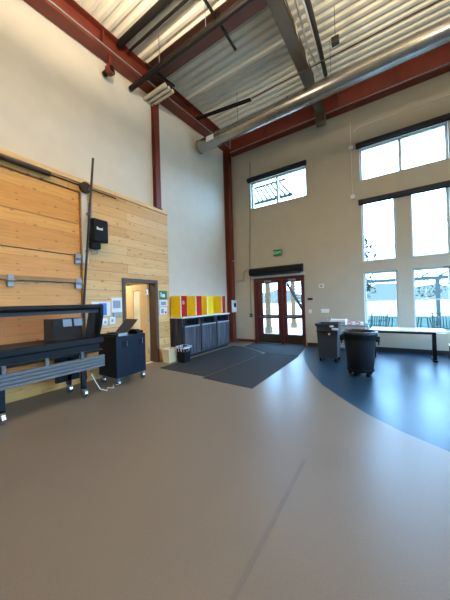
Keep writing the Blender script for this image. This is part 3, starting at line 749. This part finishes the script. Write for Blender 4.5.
# ------------------------------------------------------------------ mats
def mat(name, pts, label, z=.006):
    o = MB().prism([(a, b, 0.0005) for a, b in pts], (0, 0, z)).build(name, 'mat'); tag(o, label, 'floor mat')
mat('floor_mat', [(.58, -3.98), (1.86, -4.03), (1.98, -1.6), (1.0, -.95), (.62, -.95)], 'dark carpet mat lying in front of the grey cabinets')
mat('floor_mat', [(1.88, -4.12), (2.95, -4.2), (2.92, -1.62), (2.02, -1.55)], 'dark carpet mat reaching nearest to the camera, right of the cabinet mat')
mat('floor_mat', [(1.02, -.9), (2.02, -1.52), (2.9, -1.58), (2.72, -.06), (1.0, -.06)], 'dark carpet mat right at the entrance doors')

# ------------------------------------------------------------------ the long wheeled counter
mc = empty('mobile_counter', (.65, -7.0, 0), 'long black wheeled counter with clear guard and aluminium front rail', 'counter')
Y0, Y1 = -8.6, -5.45
B((.33, Y0, .66), (.88, Y1-.05, .80)).build('tray', 'black', mc, .01)
B((.33, Y0, .80), (.92, Y1, .90)).build('deck_edge', 'black', mc, .015)
MB().tube((.90, Y0, .70), (.90, Y1-.03, .70), .016).build('front_tube', 'blackpipe', mc)
rl = MB()
for k in range(4): rl.box((.895, Y0, .425+k*.049), (.935, Y1, .425+k*.049+.038))
rl.box((.88, Y0, .425), (.905, Y1, .61)); rl.build('front_rail', 'alu', mc, .004)
for yy in (-6.73, -6.27, -5.80, -7.3, -7.9): MB().box((.905, yy-.02, .60), (.935, yy+.02, .69)).box((.90, yy-.02, .66), (.925, yy+.02, .71)).build('bracket', 'alu', mc)
for yy in (-5.76, -6.74, -8.2):
    MB().box((.83, yy-.03, .14), (.89, yy+.03, .66)).build('leg', 'case', mc); MB().box((.38, yy-.03, .14), (.44, yy+.03, .66)).build('leg', 'case', mc)
    for xx in (.87, .42): caster(xx, yy, .072, mc, 'chrome', w=.04)
B((.38, -5.95, .2), (.44, -5.6, .6)).build('gusset', 'black', mc)
MB().prism([(.90, Y0, .92), (.906, Y0, .92), (.986, Y0, 1.33), (.98, Y0, 1.33)], (0, 3.0, 0)).build('guard_panel', 'acrylic', mc)
B((.965, Y0, 1.30), (.985, Y1-.07, 1.345)).build('guard_rail', 'plastic', mc)
MB().prism([(.93, Y0, 1.35), (1.0, Y0, 1.345), (1.02, Y0, 1.38), (1.01, Y0, 1.42), (.94, Y0, 1.43)], (0, 3.10, 0)).build('top_bar', 'black', mc, .006)
MB().prism([(.55, -5.56, .90), (.90, -5.56, .90), (.97, -5.56, 1.06), (1.03, -5.56, 1.25), (1.03, -5.56, 1.38), (.98, -5.56, 1.43), (.72, -5.56, 1.43)], (0, .05, 0)).build('end_panel', 'black', mc, .004)
for yy in (-8.1, -6.9): B((.97, yy-.015, 1.28), (1.0, yy+.015, 1.35)).build('clip', 'black', mc)
bx = empty('control_box', (.55, -5.9, .90), 'dark control box with two small pale glowing panels inside the clear guard', 'control box')
MB().prism([(.4, -6.1, .901), (.74, -6.1, .901), (.68, -6.1, 1.22), (.4, -6.1, 1.22)], (0, .42, 0)).build('housing', 'blackpipe', bx, .01)
for k, yy in enumerate((-5.96, -5.80)):
    MB().prism([(.706, yy, 1.1), (.722, yy, 1.1), (.705, yy, 1.21), (.689, yy, 1.21)], (0, .12, 0)).build('flat_panel', 'flat_panel', bx)  # two pale panels with a weak emission

# wheeled case with laptop
ct = empty('wheeled_case', (.62, -4.91, 0), 'navy black wheeled cabinet between the long counter and the wooden door', 'cabinet')
B((.36, -5.22, .145), (.90, -4.60, .86)).build('body', 'case', ct, .008)
for yy in (-5.05, -4.72):
    h = B((.9, yy-.035, .66), (.906, yy+.035, .78)).build('handle', 'black', ct); MB().path([(.905, yy+.03, .67), (.925, yy+.03, .68), (.925, yy+.03, .76), (.905, yy+.03, .77)], .006).build('grip', 'chrome', h)
B((.9, -4.76, .43), (.904, -4.69, .46)).build('lock', 'black', ct)
for xx in (.85, .41):
    for yy in (-5.17, -4.65): caster(xx, yy, .055, ct, 'chrome', w=.035)
B((.38, -5.20, .86), (.88, -5.0, .885)).build('top_tray', 'black', ct)
lp = empty('laptop', (.62, -5.05, .886), 'open dark laptop standing on the wheeled cabinet', 'laptop')
B((.43, -5.19, .886), (.80, -5.05, .905)).build('base', 'black', lp, .003)
MB().prism([(.42, -5.0, .895), (.84, -5.05, .895), (.86, -4.83, 1.13), (.44, -4.78, 1.13)], (.0, .012, 0)).build('flat_panel', 'laptopscreen', lp)
lp.location.y += .07; lp.location.x += .03
o = B((.885, -5.17, .861), (.90, -4.99, .91)).build('paper_label', 'greyprint'); tag(o, 'pale label strip standing on the cabinet edge below the laptop', 'label')
o = MB().prism([(.5, -4.76, .861), (.86, -4.76, .861), (.86, -4.76, .91), (.5, -4.76, .93)], (0, .14, 0)).build('document_tray', 'black'); tag(o, 'low black tray on the wheeled cabinet behind the laptop', 'tray')
B((.55, -4.74, .91), (.8, -4.65, .932)).build('insert', 'darkplastic', o)
cb_ = MB().path([(.80, -5.60, .30), (.86, -5.50, .05), (.92, -5.42, .012), (.80, -5.33, .012), (.9, -5.28, .012), (.75, -5.2, .012)], .008).build('floor_cable', 'cord'); tag(cb_, 'white cord looping on the floor under the counter end', 'cable')

# ------------------------------------------------------------------ high bay lamps (the hall's own, hanging above the frame)
for (lx, ly, z, dn, upw) in ((2.8, -6.0, 5.3, 24, 300), (3.95, -9.2, 5.7, 10, 40), (6.3, -4.9, 5.4, 18, 300), (7.4, -9.2, 5.7, 10, 40), (1.9, -8.0, 5.3, 28, 40)):
    hl = empty('high_bay_lamp', (lx, ly, z), 'round warm high bay lamp hanging from the roof deck above the picture', 'lamp', 'high bay lamps')
    MB().lathe([(.06, .22), (.12, .2), (.26, .04), (.28, .0), (.27, .0), (.1, .17)], (lx, ly, z), 24).build('lamp_shade', 'galv', hl)
    MB().tube((lx, ly, z+.2), (lx, ly, zdeck(ly)), .008).build('hanger', 'galv', hl)
    MB().tube((lx, ly, z+.01), (lx, ly, z+.03), .2, 20).build('diffuser', 'lamp', hl)
    area('bulb', (lx, ly, z-.01), .5, dn, (1, .83, .60), parent=hl)
    area('deck_fill', (lx, ly, z+.24), .3, upw, (1, .84, .62), (math.pi, 0, 0), parent=hl)  # added upward light above the shade, brightens the deck

# ------------------------------------------------------------------ outdoors
tag(B((-60, .26, -.12), (80, 5.0, -.02)).build('patio', 'outground'), kind='structure')
tag(B((3.2, 5.0, -.12), (80, 15.5, -.02)).build('lawn', 'lawn'), kind='structure')
tag(B((-60, 5.0, -.12), (3.2, 15.5, -.02)).build('patio', 'outground'), kind='structure')
tag(B((-80, 15.5, -.12), (120, 200, -.03)).build('ground', 'outground'), kind='structure')
tag(B((RX+.26, -40, -.12), (80, .25, -.03)).build('ground', 'outground'), kind='structure')

def patio_chair(loc, rz, label):
    c = empty('patio_chair', (0, 0, 0), label, 'chair', 'blue steel patio chairs')
    s = MB()
    for k in range(7): s.box((-.24+k*.075, -.22, .43), (-.20+k*.075, .24, .445))
    s.box((-.25, -.23, .42), (.25, -.2, .45)); s.box((-.25, .22, .42), (.25, .25, .45)); s.build('seat', 'steelblue', c)
    b_ = MB()
    for k in range(7): b_.tube((-.21+k*.07, .24, .45), (-.21+k*.07, .33, .86), .012, 6)
    b_.path([(-.25, .24, .42), (-.25, .34, .90), (.25, .34, .90), (.25, .24, .42)], .018); b_.build('backrest', 'steelblue', c)
    for sx in (-1, 1):
        MB().tube((sx*.24, -.22, -.0), (sx*.24, -.21, .62), .014, 6).build('leg', 'steelblue', c); MB().tube((sx*.24, .26, 0), (sx*.24, .22, .44), .014, 6).build('leg', 'steelblue', c)
        MB().tube((sx*.24, -.22, .62), (sx*.24, .28, .64), .016, 6).build('armrest', 'steelblue', c)
    c.location = loc; c.rotation_euler = (0, 0, rz)
    return c
ch = patio_chair((4.42, 2.55, -.02), math.radians(205), 'blue steel patio chair outside the lower left window, left of its table')
def place(src, loc, rz, label):
    c = copy_tree(src); c.location = loc; c.rotation_euler = (0, 0, rz); c['label'] = label
place(ch, (6.28, 2.45, -.02), math.radians(165), 'blue steel patio chair at the right, seen through the lower right window')
place(ch, (5.45, 4.2, -.02), math.radians(170), 'blue steel patio chair behind the patio table')
tb_ = empty('patio_table', (0, 0, 0), 'round blue steel patio table seen through the lower left window', 'table', 'patio tables')
MB().lathe([(.4, .70), (.42, .705), (.42, .72), (.4, .725)], (0, 0, 0), 24).build('tabletop', 'steelblue', tb_)
for k in range(4):
    a = k*math.pi/2+.4; MB().tube((.3*math.cos(a), .3*math.sin(a), 0), (.16*math.cos(a), .16*math.sin(a), .70), .018, 6).build('leg', 'steelblue', tb_)
tb_.location = (5.0, 3.1, -.02)
place(tb_, (5.85, 3.2, -.02), 0, 'round blue steel patio table seen through the lower right window')

pg = empty('pergola', (6, 8, 0), 'pale blue steel pergola with posts out on the lawn', 'pergola')
for xx in (2.0, 6.85, 10.4): B((xx-.08, 7.94, -.02), (xx+.08, 8.1, 2.2)).build('post', 'steelblue', pg)
MB().box((1.0, 7.95, 2.2), (11, 8.1, 2.36)).build('beam', 'steelblue', pg)
MB().box((1.0, 10.0, 2.35), (11, 10.15, 2.5)).build('beam', 'steelblue', pg)
for k in range(14): B((1.2+k*.75, 7.7, 2.5), (1.25+k*.75, 10.4, 2.58)).build('rafter', 'steelblue', pg)
lpst = empty('lamp_post', (7.95, 11.6, 0), 'tall thin lamp post rising above the pergola', 'lamp post')
MB().tube((7.95, 11.6, -.02), (7.95, 11.6, 3.1), .05).build('pole', 'steelblue', lpst); MB().tube((7.95, 11.6, 3.1), (7.95, 11.6, 3.35), .16, 12, .05).build('lamp_head', 'steelblue', lpst)

def tree(x, y, h, r, label, name='tree', n=26, seed=1):
    rnd = random.Random(seed)
    t = empty(name, (x, y, 0), label, 'tree')
    MB().tube((x, y, -.03), (x, y, h*.6), .12, 8, .06).build('trunk', 'bark', t)
    mb = MB()
    for k in range(n*14):
        a = rnd.uniform(0, 6.28); u = rnd.random()**.5; zz = rnd.uniform(-1, 1)
        rr = r*u*math.sqrt(max(0, 1-zz*zz))
        c = Vector((x+rr*math.cos(a), y+rr*math.sin(a), h*.68+zz*h*.34)); s = rnd.uniform(.08, .2)
        q = Matrix.Rotation(rnd.uniform(0, 6.28), 3, Vector((rnd.uniform(-1, 1), rnd.uniform(-1, 1), rnd.uniform(-1, 1))).normalized())
        vs = [mb.bm.verts.new(c+q@Vector(p)*s) for p in ((-1, 0, 0), (0, -.5, 0.1), (1, 0, 0), (0, .5, .1))]
        mb.bm.faces.new(vs)
    mb.build('foliage', 'treeleaf', t)
tree(2.6, 17, 3.4, 1.5, 'bushy tree beyond the lawn, left in the lower left window', seed=1)
tree(8.6, 30, 4.0, 2.4, 'rounded tree beyond the pergola in the lower right window', seed=3)
tree(3.6, 11, 5.2, .7, 'slim upright tree reaching into the middle left window', seed=5)
bl = empty('building', (-.6, 33, 0), 'low pale building with blue roof far beyond the lawn', 'building')
B((-3.5, 30, -.03), (2.2, 36, 3.0)).build('wall', 'stucco', bl)
MB().prism([(-4.0, 29.4, 3.0), (2.7, 29.4, 3.0), (1.2, 33, 4.4), (-2.5, 33, 4.4)], (0, .2, .05)).build('roof', 'roofblue', bl)
for k in range(5): B((-3.2+k*1.1, 29.96, .9), (-2.6+k*1.1, 30.0, 2.1)).build('window', 'roofblue', bl)
hb = MB(); bm = hb.bm
hx = [(-80+i*8, 3.5+2.2*math.sin(i*.7)+1.3*math.sin(i*1.9+1)) for i in range(26)]
lo_ = [bm.verts.new((a, 120, -.03)) for a, b in hx]; md_ = [bm.verts.new((a, 150, b*1.5)) for a, b in hx]; bk = [bm.verts.new((a, 190, -.03)) for a, b in hx]
for p, q in ((lo_, md_), (md_, bk)):
    for i in range(len(hx)-1): bm.faces.new((p[i], p[i+1], q[i+1], q[i]))
tag(hb.build('hills', 'hill'), kind='structure')
# entrance porch with stair
for (xx, yy, lab) in ((.35, 2.6, 'tan porch post seen through the left entrance door'), (.72, 5.0, 'tan porch post seen through the right entrance door')):
    p = empty('porch_post', (xx, yy, -.02), lab, 'post', 'tan porch posts')
    B((xx-.09, yy-.09, -.02), (xx+.09, yy+.09, 4.6)).build('shaft', 'tan', p); B((xx-.13, yy-.13, -.02), (xx+.13, yy+.13, .25)).build('plinth', 'stucco', p)
srs = empty('outdoor_stair', (1.6, 3.1, 0), 'grey metal stair rising to the left outside the right entrance door', 'stair')
MB().prism([(1.84, 3.06, .68), (1.92, 3.06, .76), (.45, 3.06, 3.36), (.37, 3.06, 3.28)], (0, .04, 0)).build('stringer', 'stairgrey', srs)
for k in range(17):
    zz = .95+k*.13; B((1.76-(zz-.85)/1.77, 3.10, zz), (2.5, 3.13, zz+.03)).build('rail_slat', 'stairgrey', srs)
B((2.5, 3.08, -.02), (2.57, 3.16, 3.3)).build('end_post', 'stairgrey', srs); B((1.84, 3.06, -.02), (1.90, 3.12, .70)).build('support', 'stairgrey', srs)
# canopy seen through the small high window
cp = empty('canopy', (1.0, 2, 5.4), 'sloping canopy of parallel bars outside the small high window', 'canopy')
for k in range(13):
    xx = -1.25+k*.185
    MB().prism([(xx, 2.6, 6.55), (xx+.065, 2.6, 6.55), (xx+.065, 2.6, 6.59), (xx, 2.6, 6.59)], (.85, -1.1, -1.17)).build('slat', 'stairgrey', cp)
B((-.5, 1.42, 5.30), (1.95, 1.5, 5.40)).build('front_rail', 'roofblue', cp); B((-1.3, 2.6, 6.52), (1.3, 2.66, 6.6)).build('back_rail', 'stairgrey', cp)
for xx in (-.3, 1.8): MB().tube((xx, 1.45, 5.35), (xx, .25, 4.9), .025, 6).build('wall_bracket', 'stairgrey', cp)

# ------------------------------------------------------------------ light
w = bpy.data.worlds.new('sky'); S.world = w; w.use_nodes = True
wn = w.node_tree; bg = wn.nodes['Background']; bg.inputs[0].default_value = (.30, .60, 1.0, 1)
tc = wn.nodes.new('ShaderNodeTexCoord'); sx = wn.nodes.new('ShaderNodeSeparateXYZ'); mr = wn.nodes.new('ShaderNodeMapRange')
wn.links.new(tc.outputs['Generated'], sx.inputs[0]); wn.links.new(sx.outputs['Z'], mr.inputs[0]); wn.links.new(mr.outputs[0], bg.inputs[1])
mr.inputs[1].default_value = 0; mr.inputs[2].default_value = .07; mr.inputs[3].default_value = 7; mr.inputs[4].default_value = 30
sl = bpy.data.lights.new('sun', 'SUN'); sl.energy = 6; sl.angle = .01; sl.color = (1, .93, .82)
so = bpy.data.objects.new('sun', sl); COL.objects.link(so); so.location = (4, -20, 25)
so.rotation_euler = Vector((-.25, .55, -1)).to_track_quat('-Z', 'Y').to_euler()
def portal(loc, sx, sy, rot):
    l = bpy.data.lights.new('portal', 'AREA'); l.shape = 'RECTANGLE'; l.size = sx; l.size_y = sy; l.cycles.is_portal = True
    o = bpy.data.objects.new('window_portal', l); COL.objects.link(o); o.location = loc; o.rotation_euler = rot
for a, b, c, d in WIN+[DOOR]: portal(((a+b)/2, .24, (c+d)/2), b-a, d-c, (-math.pi/2, 0, 0))
for a, b, c, d in RW: portal((RX+.24, (a+b)/2, (c+d)/2), d-c, b-a, (0, math.pi/2, 0))

S.view_settings.view_transform = 'Standard'; S.view_settings.look = 'None'; S.view_settings.gamma = 1
S.view_settings.use_curve_mapping = False; S.view_settings.exposure = 0
S.cycles.use_denoising = True
S.cycles.max_bounces = 10; S.cycles.diffuse_bounces = 6; S.cycles.transparent_max_bounces = 16; S.cycles.sample_clamp_indirect = 6
S.cycles.caustics_reflective = False; S.cycles.caustics_refractive = False
